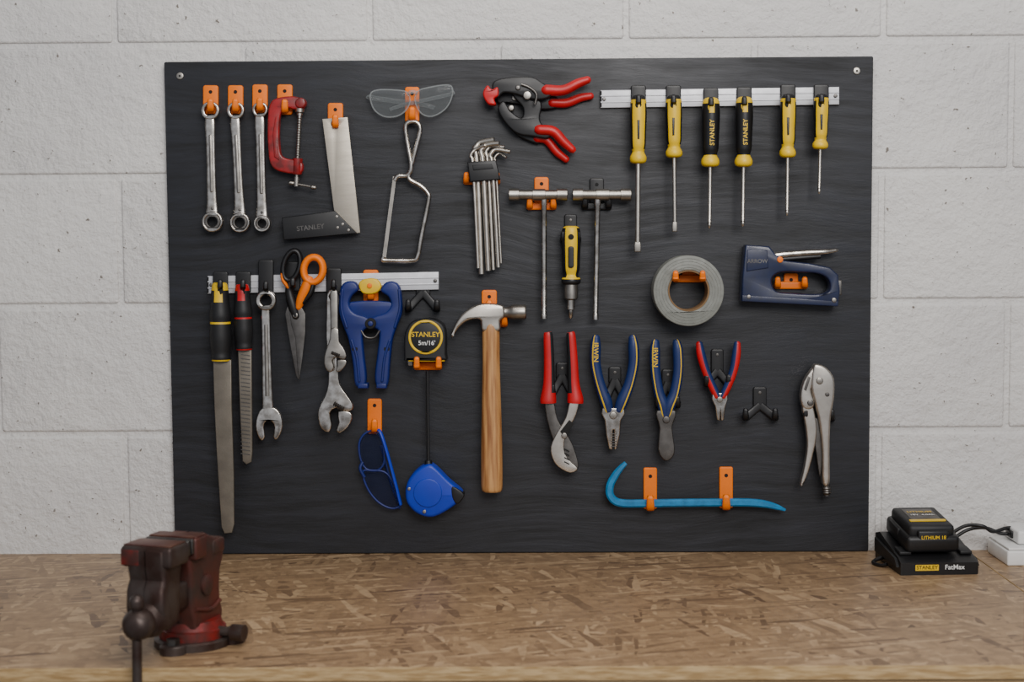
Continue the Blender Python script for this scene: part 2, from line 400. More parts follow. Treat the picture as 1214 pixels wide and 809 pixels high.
# ---------------------------------------------------------------- hooks
def hook(u,v,w=17,hg=34,mat=orange,out=26,name='tool_hook',ph=5):
    b=B(name)
    b.ext(rrect(u-w/2,v,u+w/2,v+hg,3),mat,0,ph,1.2)
    b.ext(circ(u,v+8,2.2,14),darkhole,ph-1,ph+.3,0)
    b.tube([(u,v+hg-6,ph-1,4.2),(u,v+hg-6,out-6,4),(u,v+hg-8,out-1,4),(u,v+hg-15,out+1,3.6)],mat,sq=4,smooth=4,rnd=True)
    return b.done()
def bracket(u,v,vbar,half,mat=orange,w=17,out=24,tip=7,name='tool_bracket',dv=0):
    b=B(name)
    b.ext(rrect(u-w/2,v,u+w/2,vbar+5,3),mat,0,5,1.2)
    b.ext(circ(u,v+8,2.2,14),darkhole,4,5.3,0)
    b.ext(rrect(u-half,vbar-4,u+half,vbar+5,3),mat,1,8,1.5)
    for sg in(-1,1):
        x=u+sg*(half-4)
        b.tube([(x,vbar,6,4),(x,vbar+dv,out-6,3.8),(x,vbar-2+dv,out-1,3.5),(x,vbar-tip+dv,out+1,3.2)],mat,sq=4,smooth=4,rnd=True)
    return b.done()
def fork(u,v,arms,mat=blackp,w=15,hg=24,name='tool_bracket'):
    b=B(name)
    b.ext(rrect(u-w/2,v,u+w/2,v+hg,3),mat,0,5,1.2)
    b.ext(circ(u,v+7,2,14),dsteel,4,5.6,.4)
    for (x,y) in arms:
        b.tube([(u,v+hg-4,3,5),((u+x)/2,(v+hg+y)/2-2,4,4.5),(x,y,6,5)],mat,k=.5,sq=4,smooth=4)
        b.tube([(x,y,5,4.2),(x,y,22,4),(x,y-3,28,3.6),(x,y-8,29,3.2)],mat,sq=3,smooth=4,rnd=True)
    return b.done()
# ratchet wrenches
for (u,v,uh,vt,u2,v2,ro,rt) in((249,131,249.5,101,251.5,263,12.5,11),(279,131,279,101,284,264,12,10.5),(308,130,308,100,310.5,265,10,9.5)):
    hook(uh,vt,18,34)
    b=B('ratchet_wrench')
    b.ext(circ(u,v,rt,32),chrome,13,21,1.5,holes=[circ(u,v,rt*.6,12)])
    b.tube([(u,v+rt-2,17,5.5),(u+.2,v+rt+8,17,6.2),(u*.7+u2*.3,v+40,17,5.4),(u*.3+u2*.7,v2-50,17,5.4),(u2,v2-ro-10,17,6.2),(u2,v2-ro+2,17,7.5)],chrome,k=.42,sq=3,smooth=5)
    b.tube([(u*.85+u2*.15,v+30,19.5,2.2),(u*.2+u2*.8,v2-36,19.5,2.2)],steel,k=.6,rnd=True)
    b.ext(circ(u2,v2,ro,36),chrome,10,24,2,holes=[circ(u2,v2,ro*.72,32)])
    b.ext(circ(u2,v2,ro*.74,32),dsteel,12,22.5,.5,holes=[circ(u2,v2,ro*.5,12)])
    b.ext(circ(u2,v2-ro-3,1.8,12),dsteel,16,22,.5)
    b.done()
# c clamp
hook(337.5,100,18,36)
b=B('c_clamp')
b.ext([(326,117),(345,114),(359,117),(362,123),(359,129),(350,130),(339,128),(333,135),(331,152),(332,178),(337,187),(352,190),(359,195),(357,205),(345,206),(328,202),(320,193),(317.5,172),(317,145),(319,126)],redpaint,12,24,2,smooth=4)
b.ext([(326,140),(329,136),(329,180),(331,190),(325,186),(323,160)],redpaint,23,26,1)
b.ext(circ(356,122,6.5,20),redpaint,9,27,2)
b.tube([(355.5,133,18,2.4),(351.5,214,18,2.4)],steel)
b.lathe((355.6,129,18),(355.3,137,18),[(0,5.5),(.5,5.5),(.7,3.6),(1,3.6)],steel)
b.lathe((352.9,188,18),(352.3,207,18),[(0,6),(.9,6),(1,5)],redpaint)
b.lathe((351.8,210,18),(351.3,221,18),[(0,3.4),(1,3.4)],steel)
b.tube([(345,217,18,1.4),(371,222,22,1.4)],steel);b.tube([(370,222,22,2.4),(373,222.5,22,2.4)],steel,rnd=True);b.tube([(344,217,18,2.4),(347,217.4,18,2.4)],steel,rnd=True)
for i in range(22):
    t=i/21;b.lathe((355.2-3*t,140+62*t,18),(355.1-3*t,141.2+62*t,18),[(0,2.4),(.5,3.1),(1,2.4)],steel,seg=12)
b.done()
# try square
hook(397.5,122,18,32)
b=B('try_square')
b.ext([(382,141),(412,139),(427,276),(420,277),(396,250)],ssteel,14,16.5,.4,holes=[circ(397,147,4.5,20)])
b.ext([(334,258),(397,250),(423,276.5),(336,285)],blackp,7,24,1.2)
for q in((399,257),(406,266),(400,270),(413,273)):b.ext(circ(q[0],q[1],1.8,14),steel,22,24.6,.4)
b.text('STANLEY',368,270,8,dsteel,24.3,rot=math.radians(6))
b.done()
# clear glasses
hook(488.5,103,17,42)
b=B('safety_glasses')
for L_ in([(439,113),(447,107),(470,107),(483,110),(486,120),(481,131),(470,138),(455,138),(443,129)],[(492,119),(496,108),(508,104),(528,101),(536,104),(535,117),(527,130),(512,138),(499,134)]):
    b.ext(L_,clearp,17,19,.8,smooth=5)
    b.tube([(x,y,18,.9) for x,y in L_],clearrim,smooth=5,closed=True,seg=8)
b.tube([(483,112,18,2.2),(488,109,22,2.2),(494,110,18,2.2)],clearrim,smooth=5)
b.tube([(439,113,17,1.5),(441,116,10,1.5),(500,124,8,1.4),(515,128,8,1.2)],clearp,k=2,smooth=5)
b.tube([(536,108,17,1.5),(533,112,12,1.5),(480,124,11,1.4),(462,130,11,1.2)],clearp,k=2,smooth=5)
b.done()
# junior hacksaw
b=B('junior_hacksaw')
b.tube([(455,304,20),(454,308,20),(460,309,20),(488,309,20),(495,304,20),(500,278,20),(508,238,20),(507,229,20),(498,220,20),(485,212,20),(487,200,20),(494,172,20),(498,155,20),(496,147,20),(489,144,20),(482,147,20),(481,156,20),(484,175,20),(487.5,198,21),(483,208,20),(472,209,20),(468,214,20)],chrome,r=2.8,smooth=5)
b.ext([(466,209),(470,210),(457.5,307),(453,307)],steel,19,20.2,0)
b.done()
# hex keys
b=B('hex_key_set')
ks=[((571,325),(566,200),(563,178),(586,166),3.4),((579,321),(573,200),(570,181),(592,170),3.0),((585,320),(579,200),(576,182),(598,175),2.6),((591,317),(584,200),(581,186),(605,180),2.4),((594,312),(588,200),(586,190),(600,187),1.6),((567,318),(561,200),(558,186),(575,172),2.0)]
for i,(q,m_,t,e,r) in enumerate(ks):
    h=20+(i%2)*5
    dy=e[1]-t[1]
    b.tube([(q[0],q[1],h),(m_[0],m_[1],h),(t[0],t[1],h),(t[0]+2,t[1]-6+r*.4,h),(t[0]+7,t[1]-8+dy*.1,h),(e[0],e[1],h+6)],nickel,r=r,smooth=3,seg=12)
b.ext([(554,192),(588,190),(593,213),(557,216)],blackp,12,32,1.5)
b.ext([(560,196),(583,194.5),(585,200),(561,202)],blackr,31,33.5,.8)
b.done()
bracket(571,196,214,22,out=16)
# ratcheting spring clamps
b=B('spring_clamp')
b.ext([(585,97),(600,92),(630,91),(646,100),(656,106),(650,116),(632,118),(612,112),(597,110),(590,116),(584,108)],blackp,24,34,2,smooth=4)
b.tube([(648,107,29,6.5),(668,107,29,6),(685,99,29,5.5),(696,95,29,4.5)],redp,k=1.1,smooth=5,rnd=True)
b.ext([(604,104),(628,108),(642,122),(640,140),(645,150),(655,153),(650,164),(632,162),(612,158),(597,143),(590,128),(597,120),(606,132),(618,140),(620,128),(610,116)],blackp,14,24,2,smooth=4)
b.tube([(640,154,22,6),(656,156,22,6),(668,168,22,5.5),(678,177,22,4.5)],redp,k=1.2,smooth=5,rnd=True)
b.ext([(573,108),(578,101),(583,106),(590,103),(591,113),(586,117),(588,124),(580,124),(576,120),(573,114)],redp,14,36,2,smooth=3)
b.ext(circ(625,113,5,20),steel,10,37,1);b.ext(circ(614,104,3,16),dsteel,10,37,1);b.ext(circ(606,128,3.5,16),steel,10,27,1)
b.tube([(618,100,36,1.6),(628,104,36,1.6),(636,112,36,1.6),(634,124,36,1.6)],dsteel,smooth=4)
b.done()
b=B('spring_clamp')
b.ext([(588,104),(610,98),(638,108),(660,114),(662,127),(640,130),(615,124),(600,122),(590,122)],blackp,2,11,2,smooth=4)
b.tube([(655,122,8,5.5),(672,122,8,5.5),(688,116,8,5),(700,114,8,4.2)],redp,smooth=5,rnd=True)
b.ext([(600,126),(618,150),(630,158),(640,160),(640,170),(628,168),(610,158),(592,132)],blackp,2,11,2,smooth=4)
b.tube([(637,164,8,5.2),(648,166,8,5.2),(660,180,8,5),(671,189,8,4.2)],redp,smooth=5,rnd=True)
b.ext(circ(610,116,3.5,16),steel,4,14,1)
b.done()
# rails
def rail(p0,p1,hgt,name='tool_rail'):
    b=B(name)
    (x0,y0),(x1,y1)=p0,p1
    b.ext([(x0,y0),(x1,y1),(x1,y1+hgt),(x0,y0+hgt)],railw,0,7,.8)
    for a,c in((.28,.36),(.64,.72)):
        b.ext([(x0,y0+hgt*a),(x1,y1+hgt*a),(x1,y1+hgt*c),(x0,y0+hgt*c)],railw,6.5,8.2,.5)
    for t in(.015,.985):
        b.ext(circ(x0+(x1-x0)*t,y0+(y1-y0)*t+hgt*.5,2.3,14),dsteel,7,9.5,.6)
    b.ext([(x0-.2,y0+1),(x0+1.5,y0+1),(x0+1.5,y0+hgt-1),(x0-.2,y0+hgt-1)],darkhole,0,7.2,0)
    return b.done()
rail((712,107),(995,103),21)
rail((246,327.5),(520,322.5),21)
def railclip(u,v,hg=28):
    b=B('rail_clip')
    b.ext(rrect(u-9,v,u+9,v+hg,3),blackp,8.7,14,1.2)
    b.ext(circ(u,v+hg-9,2,12),dsteel,13,14.6,.3)
    b.tube([(u,v+hg-8,12,3.6),(u,v+hg-8,46,3.4),(u,v+hg-14,49,3)],blackp,sq=3,smooth=3,rnd=True)
    b.done()
# screwdrivers
HP=[(0,.5),(.015,.72),(.05,.9),(.12,.97),(.28,1),(.42,.97),(.55,.93),(.66,.92),(.74,.88),(.79,.78),(.83,.72),(.86,.82),(.9,.98),(.95,1.0),(.985,.86),(1,.55)]
def driver(u,v0,v1,u2,v2,r,style,flat=False,rs=2.2):
    h=34
    ue=u+(u2-u)*(v1-v0)/(v2-v0)
    def mf(t,a):
        c=abs(math.cos(a))
        if style=='y':
            if t>.8: return yellow
            if t<.06: return blackp
            return blackp if (c>.72 and .1<t<.78) else yellow
        if t>.82 or t<.07:return yellow
        if c<.35 and t<.2: return yellow
        return blackp
    prof=cr(HP,3)
    b=B('screwdriver')
    n=len(prof)
    ts=[q[0] for q in prof]
    b.lathe((u,v0,h),(ue,v1,h),[(a,c*r) for a,c in prof],yellow,seg=32,matfn=lambda t,a:mf(ts[min(n-1,int(t*(n-1)))],a))
    if style=='y':
        L=v1-v0
        b.ext([(u-1.6,v0+L*.36),(u+1.6,v0+L*.36),(u+1.1,v0+L*.64),(u-1.1,v0+L*.64)],blackp,h+r*S*1000*.6,h+r*S*1000*.93+1.0,.5)
    else:
        b.text('STANLEY',u+1.5,(v0*.5+v1*.5),7.5,yellow,h+r*S*1000+.4,rot=math.radians(90))
    b.ext(circ(u,v0+11,3.8,20,ry=5),darkhole if style=='y' else yellow,h+5,h+r*S*1000*.93+.6,.8,holes=[circ(u,v0+11,2.4,16,ry=3.4)] if style=='k' else ())
    if flat:
        b.lathe((ue,v1-2,h),(u2,v2-12,h),[(0,rs),(1,rs)],nickel)
        b.ext([(u2-rs,v2-14),(u2+rs,v2-14),(u2+rs*1.4,v2-8),(u2+rs*1.3,v2),(u2-rs*1.3,v2),(u2-rs*1.4,v2-8)],steel,h-2,h+1.5,1.2)
    else:
        b.lathe((ue,v1-2,h),(u2,v2,h),[(0,rs),(.93,rs),(.935,rs*1.05),(.98,rs*.7),(1,.5)],nickel)
        b.lathe((u2,v2-7,h),(u2,v2,h),[(0,rs*1.1),(.5,rs*.95),(1,.5)],dsteel,seg=8)
    b.done()
for a in((757,113,194,756,299,9.6,'y',True,3.0),(798.5,113,187,800,275,9.6,'y',True,2.3),(843,116,198,841,271,10.5,'k',False,2.3),(882.5,115,198,880.5,269,10.3,'k',False,2.2),(934.5,112,187,933,256,9.4,'y',False,2.0),(974,112,177,971,230,9.0,'y',False,1.7)):
    railclip(a[0],a[1]-12);driver(*a)
# T socket wrenches
bracket(642,210,244,18,out=20)
bracket(707.5,211,244,18,mat=blackp,out=20)
for u,u2,v2 in((638,645,378),(713.5,706,379)):
    uc=645 if u==638 else 708.5
    b=B('t_handle_socket_wrench')
    b.lathe((u-34.5,231,24),(u+34.5,231,24),[(0,7),(.005,7.4),(.17,7.4),(.175,5.8),(.40,5.8),(.405,7),(.62,7),(.625,5.8),(.82,5.8),(.825,7.4),(.995,7.4),(1,7)],steel,seg=24)
    for sx in(-1,1):
        q=u+sx*34.6;b.lathe((q,231,24),(q+sx*.4,231,24),[(0,4.5),(1,4.5)],darkhole,seg=6)
    b.lathe((uc,236,24),(u2,v2,24),[(0,4.2),(.04,4.2),(.06,3.2),(.95,3.2),(.96,3.6),(1,3.6)],chrome)
    b.done()
# stubby ratchet driver
fork(676.5,254,[(668,285),(685,285)],hg=22)
b=B('ratchet_screwdriver')
pr=cr(HP,3);nn=len(pr)
b.lathe((677,268,24),(677,338,24),[(a,c*11.3) for a,c in pr],yellow,seg=32,matfn=lambda t,a:(blackp if ((abs(math.cos(a))>.6 and .1<t<.75) or t>.8) else yellow))
b.ext(circ(677,281,3.4,18),darkhole,35,41,.4)
b.ext(rrect(673.5,292,680.5,318,3),blackp,34,40.8,.8)
b.lathe((677,337,24),(677,356,24),[(0,8),(.5,8.5),(.9,8),(1,5)],steel)
b.lathe((677,356,24),(676.5,378,24),[(0,4.6),(.5,4.6),(.55,2.6),(.9,2.4),(1,.8)],chrome)
b.done()
# duct tape
bracket(817,304,330,20,out=60,tip=6)
b=B('duct_tape_roll')
b.ext(circ(816.5,345,42,72),gray,6,54,1.2,holes=[circ(816.5,345,24.5,56)])
b.ext(circ(816.5,345,24.6,56),card,7,53,.3,holes=[circ(816.5,345,22.8,56)])
for rr in(28,31.5,35,38.5):b.ext(circ(816.5,345,rr+.3,64),gray,52,54.5,.15,holes=[circ(816.5,345,rr-.3,64)])
b.done()
# staple gun
bracket(938,324,338,20,out=20)
b=B('staple_gun')
b.ext([(884,290.5),(912,292),(919,301),(930,309),(958,312),(984,317),(994,326),(996,345),(994,363),(940,360.5),(879,357),(880,330)],navy,8,34,2,holes=[cr([(915,331),(926,323),(950,323),(972,325),(983,333),(983,345),(972,349),(940,348),(920,345)],4,True)])
b.ext([(880,350),(994,357),(993.5,363.5),(879.5,357.5)],navy,6,36,1)
b.ext([(886,296),(910,297),(911,318),(885,322)],navy,33,36,1)
b.tube([(916,304,21,4.5),(930,302,21,4.2),(955,300,21,3.8),(975,299,21,3.6),(990,297,21,2.2)],chrome,k=1.8,sq=3,smooth=5,rnd=True)
b.tube([(918,308,21,3),(945,306,21,3),(972,304,21,2.5)],blackp,k=2,sq=3,smooth=4)
b.ext(circ(925,308,3.6,18),orange,7,36,.8);b.ext(circ(989,356,3,16),steel,7,37,.8);b.ext(circ(888,352,2.4,16),steel,7,37,.6)
b.ext([(988,333),(998,332),(998,350),(989,350)],dsteel,12,30,1)
b.text('ARROW',898,310,6.5,dsteel,36.3,rot=.0)
b.done()
# files / rasp
railclip(261,322,26)
def fmf(col):
    def g(t,a):
        if t<.3:
            return col if (t<.16 or abs(math.cos(a))<.55) else blackr
        if .50<t<.55 or t>.95:return col
        return blackr
    return g
b=B('flat_file')
fp=[(0,6),(.02,8.5),(.1,10),(.2,10.5),(.3,11.5),(.42,12.8),(.5,12),(.56,12.5),(.7,13),(.82,12),(.9,11),(.96,11.5),(1,10.5)]
fp=cr(fp,4)
b.lathe((260.5,335,32),(262,428,32),fp,blackr,seg=32,matfn=fmf(yellow))
b.ext(circ(261,345,3.4,16,ry=4.5),darkhole,38,46.5,.3)
b.ext([(252.5,427),(274,427),(274.5,480),(277,560),(277.5,622),(275,632),(266,633),(262.5,625),(257,540),(254,480)],filest,29,35,.8)
b.done()
railclip(288,322,26)
b=B('rasp')
b.lathe((287,337,30),(289.5,415,30),[(t,r*.86) for t,r in fp],blackr,seg=32,matfn=fmf(redp))
b.ext(circ(287.5,346,2.8,16,ry=3.8),darkhole,36,42,.3)
b.ext([(282,414),(298,414),(298.5,470),(299,535),(298,548),(292,551),(287.5,547),(285,500)],filest,27,33,.8)
for i in range(26):
    v=420+i*4.7;b.ext([(285.5,v),(296.5,v+1.5),(296.5,v+2.5),(285.5,v+1)],dsteel,32,33.5,0)
b.done()
# combination wrench
railclip(315,308,42)
b=B('combination_wrench')
b.ext(circ(315,356.5,12,36),chrome,22,33,1.5,holes=[circ(315,356.5,6.8,12)])
b.tube([(315,367,27.5,5),(315,376,27.5,5.4),(316,420,27.5,5.4),(317.5,480,27.5,6.6),(318,492,27.5,7.5)],chrome,k=.45,sq=3,smooth=5)
b.tube([(315.3,385,30.5,2.2),(317,470,30.5,2.8)],steel,k=.6)
b.ext([(311,484),(326,484),(333,493),(335,505),(332,516),(327,522),(324,518),(325.5,507),(322,500),(315,500),(312.5,507),(314,518),(310,523),(305,516),(303,505),(305,493)],chrome,22,32,1.5,smooth=2)
b.done()
# scissors
b=B('scissors')
b.ext([(338,372),(341,362),(352,364),(356,376),(357,400),(357,425),(354.5,451),(351,446),(345,415),(341,392)],dsteel,24,27,.6)
b.ext([(343,368),(356,362),(362,372),(362,395),(359,422),(355,450),(353,440),(350,400),(345,384)],dsteel,27.5,30,.6)
b.ext(circ(350,374,3.2,18),steel,22,33,.8)
b.tube([(x,y,26,3.4) for x,y in circ(346,315,9.5,24,ry=18,rot=.25)],blackp,k=1.6,closed=True)
b.tube([(345,332,26,4.2),(343,345,26,5),(347,362,26,6),(351,375,26,5)],blackp,k=1,smooth=5,rnd=True)
b.tube([(336,318,26,2.2),(335,330,27,2.4),(341,340,28,2.2)],orange,smooth=4,rnd=True,k=2)
b.tube([(x,y,30,4.2) for x,y in circ(371.5,320,11.5,24,ry=15,rot=.12)],orange,k=1.5,closed=True)
b.tube([(366,332,30,5.5),(362,343,30,6.2),(357,355,29,5.5),(354,364,28,4)],orange,k=1,smooth=5,rnd=True)
b.tube([(372,336,30,3),(368,348,30,3.4),(360,358,29,2.5)],blackp,k=1.6,smooth=5,rnd=True)
b.done()
railclip(347,310,36)
# adjustable wrenches
railclip(395.5,318,30)
def adj(name,pts_body,jaw,worm,hole,h0,h1,mat=chrome):
    b=B(name)
    b.ext(pts_body,mat,h0,h1,1.6,smooth=2,holes=[hole] if hole else ())
    b.ext(jaw,mat,h0+2,h1-1.5,1.2,smooth=2)
    (x,y,x2,y2,r)=worm
    b.lathe((x,y,(h0+h1)/2+1),(x2,y2,(h0+h1)/2+1),[(i/12,r if i%2 else r*.8) for i in range(13)],dsteel)
    return b
b=adj('adjustable_wrench',[(387.5,349),(394,343),(401,348),(402.5,360),(400,385),(399,410),(401,440),(403,456),(411,468),(418,479),(417,487),(408,488),(398,484),(391,490),(393,503),(390,513),(381,509),(377,497),(377.5,485),(385,470),(389,455),(389,430),(386.5,400),(387,370)],
      [(401,488),(415,489),(417,497),(412,507),(403,514),(399,510),(402,501)],(396,478,408,485,4.5),circ(394.5,352,3.6,16),22,33)
b.ext(rrect(391.5,370,397,440,2.5),steel,32,34,.6)
b.done()
b=adj('adjustable_wrench',[(392,390),(401,390),(402,405),(407,412),(411,422),(407,427),(399,424),(394,428),(396,436),(391,442),(385,436),(384,424),(388,410),(391,402)],
      [(400,427),(410,427),(410,433),(403,441),(398,440),(400,434)],(393,418,403,422,3.2),None,36,44,steel)
b.lathe((396,345,38),(396.5,392,38),[(0,4),(.1,5),(1,4.6)],steel,k=.45,sq=3)
b.done()
# blue spring clamp
hook(439.5,320,18,38,out=24)
b=B('spring_clamp')
LH=[(402,354),(404,340),(411,334),(421,335),(425,343),(417,351),(414,361),(420,371),(436,377),(439,387),(430,394),(431,420),(434,448),(431,459),(421,457),(418,432),(413,404),(407,388),(402,372)]
RH=[(476,354),(473,339),(465,334),(456,336),(451,345),(460,352),(463,362),(456,371),(440,377),(439,387),(449,394),(447,420),(444,448),(448,460),(459,458),(462,432),(465,404),(470,388),(476,372)]
b.ext(LH,clampblue,20,38,3,smooth=4);b.ext(RH,clampblue,14,32,3,smooth=4)
for q in ([(406,344),(405,366),(411,388)],[(417,404),(423,424),(426,452)]):
    b.tube([(x,y,38,1.6) for x,y in q],clampblue,smooth=4,rnd=True)
    b.tube([(879-x,y,32,1.6) for x,y in q],clampblue,smooth=4,rnd=True)
b.ext([(416,358),(462,358),(466,368),(452,378),(426,378),(412,368)],clampblue,22,30,2,smooth=3)
b.ext([(424,455),(436,455),(436,461),(424,461)],clampblue,16,40,1.5);b.ext([(446,455),(458,455),(458,461),(446,461)],clampblue,12,36,1.5)
b.ext(circ(439,384,6.5,24),darkhole,12,40,1);b.ext(circ(439,384,3.2,20),clampblue,12,42,1)
b.ext(cr([(425,337),(432,331),(446,331),(452,340),(445,348),(430,348)],3,True),yellow,24,34,2)
b.ext(circ(438,339,3,16),orange,33,36,.6)
b.tube([(428,392,36,1.4),(434,400,36,1.4),(444,400,36,1.4),(450,392,36,1.4)],dsteel,smooth=4)
b.ext(rrect(417,412,424,416,1.5),darkhole,36,38.4,0);b.ext(rrect(455,412,462,416,1.5),darkhole,30,32.4,0)
b.done()
fork(501.5,321,[(484,366),(518,366)],w=17,hg=30)
# tape measure
bracket(507,395,434,17,out=50,tip=8)
b=B('tape_measure')
b.ext([(483,388),(490,381),(508,378),(521,382),(528,392),(528.5,420),(526,428),(483,428),(479,424),(479,400)],blackr,8,44,3,smooth=3)
b.ext(circ(504.5,400,20.5,48),yellow,40,45.5,.8,holes=[circ(504.5,400,17.5,48)])
b.ext(circ(504.5,400,17.6,48),blackp,40,44.6,.3)
b.ext([(484,424),(527,424),(527,429),(484,429)],yellow,12,42,1)
b.text('STANLEY',504.5,397,8.2,yellow,45.0);b.text("5m/16'",506,407,7.5,white,45.0)
b.ext([(482,421),(490,421),(489,434),(484,434)],steel,20,30,.6)
b.done()
# chalk line
b=B('chalk_line_reel')
b.ext([(508,551),(517,555),(532,570),(549,585),(547,593),(530,606),(512,614),(495,610),(483,598),(480.5,584),(484,570),(495,557)],blue,10,38,4,smooth=4)
b.ext([(536,577),(550,586),(547,594),(541,598),(536,590)],blackp,12,39,1.5,smooth=3)
b.ext(circ(507,585,17,40),blue,37,40,1.2)
b.ext(circ(503,607,2.2,16),steel,37,41,.5);b.ext(circ(485,580,2,16),steel,36,39.5,.5)
b.lathe((508,546,24),(508,554,24),[(0,4),(1,5.5)],blackp)
b.tube([(507,440,24),(507.5,500,24),(508,548,24)],blackr,r=1.7)
b.tube([(505,440,22),(505,500,22),(506.5,548,22)],blackr,r=.7)
b.done()
# hammer
hook(580,344,18,30,out=16)
bracket(586,372,383,16,out=22,tip=6)
b=B('claw_hammer')
b.ext([(536,401),(535.5,394),(542,380),(552,369),(566,361.5),(580,360),(594,362),(598,366),(598,376),(593,381),(592,393),(572,393),(570,381),(563,378.5),(552,382),(543,390)],nickel,16,38,3,smooth=3)
b.lathe((594,370.5,27),(624,370,27),[(0,7),(.15,6.2),(.3,6.5),(.4,8),(.5,9),(.93,9),(.97,8.6),(1,7.4)],steel,seg=28)
b.ext([(536,402),(535.5,396),(541,385),(547,379),(548,382),(541,391)],dsteel,26,28,.2)
b.tube([(581.5,382,27,8.6),(582,395,27,10.3),(582.3,430,27,10.3),(582.6,480,27,11.4),(583,530,27,12.6),(583.2,570,27,12.8),(583.3,580,27,12.2),(583.3,583,27,10.5)],wood,k=.85,sq=2.3,seg=28,smooth=4)
b.done()
# groove joint pliers
fork(666.5,430,[(655,466),(678,466)],hg=20)
def stripe(col,c2,lim=.5,side=0):
    def g(t,a):
        if side: return c2 if math.cos(a)*side>lim else col
        return c2 if math.sin(a)>lim else col
    return g
b=B('groove_joint_pliers')
b.tube([(649.5,394,27,4.5),(650,400,27,5.6),(651,430,27,6.2),(651,455,27,7),(650,473,27,9.5),(650,478,27,9.5)],redp,k=.8,smooth=4,seg=24,matfn=lambda t,a:blackr if (math.cos(a)<-.45 and t<.7) else redp)
b.tube([(676,394,27,4.5),(677,400,27,5.6),(679,430,27,6.2),(680,455,27,7),(682,473,27,9.5),(682,478,27,9.5)],redp,k=.8,smooth=4,seg=24,matfn=lambda t,a:blackr if (math.cos(a)>.45 and t<.7) else redp)
b.ext([(646,476),(656,476),(661,497),(672,515),(680,530),(686,552),(681,560),(672,551),(662,540),(655,520),(649,500)],dsteel,24,31,1.2,smooth=3)
b.ext([(676,476),(686,476),(683,492),(675,508),(669,524),(670,538),(677,548),(685,556),(676,561),(662,554),(655,544),(653,530),(660,514),(671,495)],nickel,29,35,1.2,smooth=3)
b.ext([(664,512),(675,498),(680,503),(670,520)],darkhole,34,35.4,.2)
for i in range(4):b.ext([(669,532+i*5),(675,535+i*5),(675,536.5+i*5),(669,533.5+i*5)],darkhole,34,35.6,0)
b.ext(circ(669,517,3.6,18),steel,22,38,.8)
b.done()
# combination pliers
fork(729,435,[(718,474),(741,474)],hg=20)
b=B('combination_pliers')
b.tube([(706.5,401,27,4.8),(706,412,27,6.4),(706,432,27,6.2),(711,455,27,6.2),(718,475,27,7.2),(721,486,27,6)],irblue,k=.9,smooth=4,seg=24,matfn=lambda t,a:yellow if abs(math.cos(a)-.55)<.12 else irblue,rnd=True)
b.tube([(750,401,27,4.8),(751,412,27,6.4),(751,432,27,6.2),(746,455,27,6.2),(738,475,27,7.2),(734,486,27,6)],irblue,k=.9,smooth=4,seg=24,matfn=lambda t,a:yellow if abs(math.cos(a)+.55)<.12 else irblue,rnd=True)
b.text('IRWIN',706.3,418,8,yellow,35.6,rot=math.radians(-90))
b.ext([(714,484),(740,484),(741,491),(736,499),(735,515),(731,533),(728.4,534),(728,510),(726.8,510),(726,534),(722,533),(718.5,515),(717,499),(713,491)],chrome,22,33,1.5)
b.ext(circ(727,493,4.6,20),steel,30,35,1)
for i in range(6):b.ext([(724,514+i*3),(731,514+i*3),(731,515+i*3),(724,515+i*3)],dsteel,31,33.6,0)
b.done()
# diagonal cutters
fork(792,438,[(780,480),(803,480)],hg=20)
b=B('cutting_pliers')
for sg,pth in((1,[(777,406,27,4.6),(776.5,416,27,6),(777,440,27,5.9),(781,465,27,6.1),(786,480,27,7),(788,492,27,5.5)]),(-1,[(802,406,27,4.6),(803.5,416,27,6),(804,440,27,5.9),(800,465,27,6.1),(794,480,27,7),(791,492,27,5.5)])):
    b.tube(pth,irblue,k=.9,smooth=4,seg=24,rnd=True,matfn=(lambda t,a,sg=sg:yellow if (abs(math.cos(a)-sg*.55)<.12) else irblue))
b.text('IRWIN',776.8,424,8,yellow,35.4,rot=math.radians(-90))
b.ext([(779,487),(801,487),(799,500),(797,508),(800,530),(799,540),(792,547),(785,544),(780,532),(782,508),(779,497)],dsteel,22,33,1.5,smooth=2)
b.ext(circ(790,498,4.4,20),dsteel,30,35,1)
b.done()
# mini pliers
fork(850.5,414,[(838,455),(864,455)],hg=30)
b=B('mini_pliers')
b.tube([(829,408,27,4),(831,420,27,5.2),(836,438,27,5),(843,455,27,4.8),(850,470,27,4.5)],redp,k=.9,smooth=4,seg=24,rnd=True,matfn=stripe(redp,irblue,.25,-1))
b.tube([(874,408,27,4),(873,420,27,5.2),(870,438,27,5),(864,455,27,4.8),(857,470,27,4.5)],redp,k=.9,smooth=4,seg=24,rnd=True,matfn=stripe(redp,irblue,.25,1))
b.ext([(845,466),(862,466),(863,474),(860,482),(858,498),(855,499.5),(854.3,484),(853.6,499.5),(850,498),(848,482),(844,474)],chrome,23,31,1.2)
b.ext(circ(853.5,474,3.6,18),steel,29,33,.8)
b.done()
fork(901,459,[(884,495),(919,495)],w=16,hg=26)
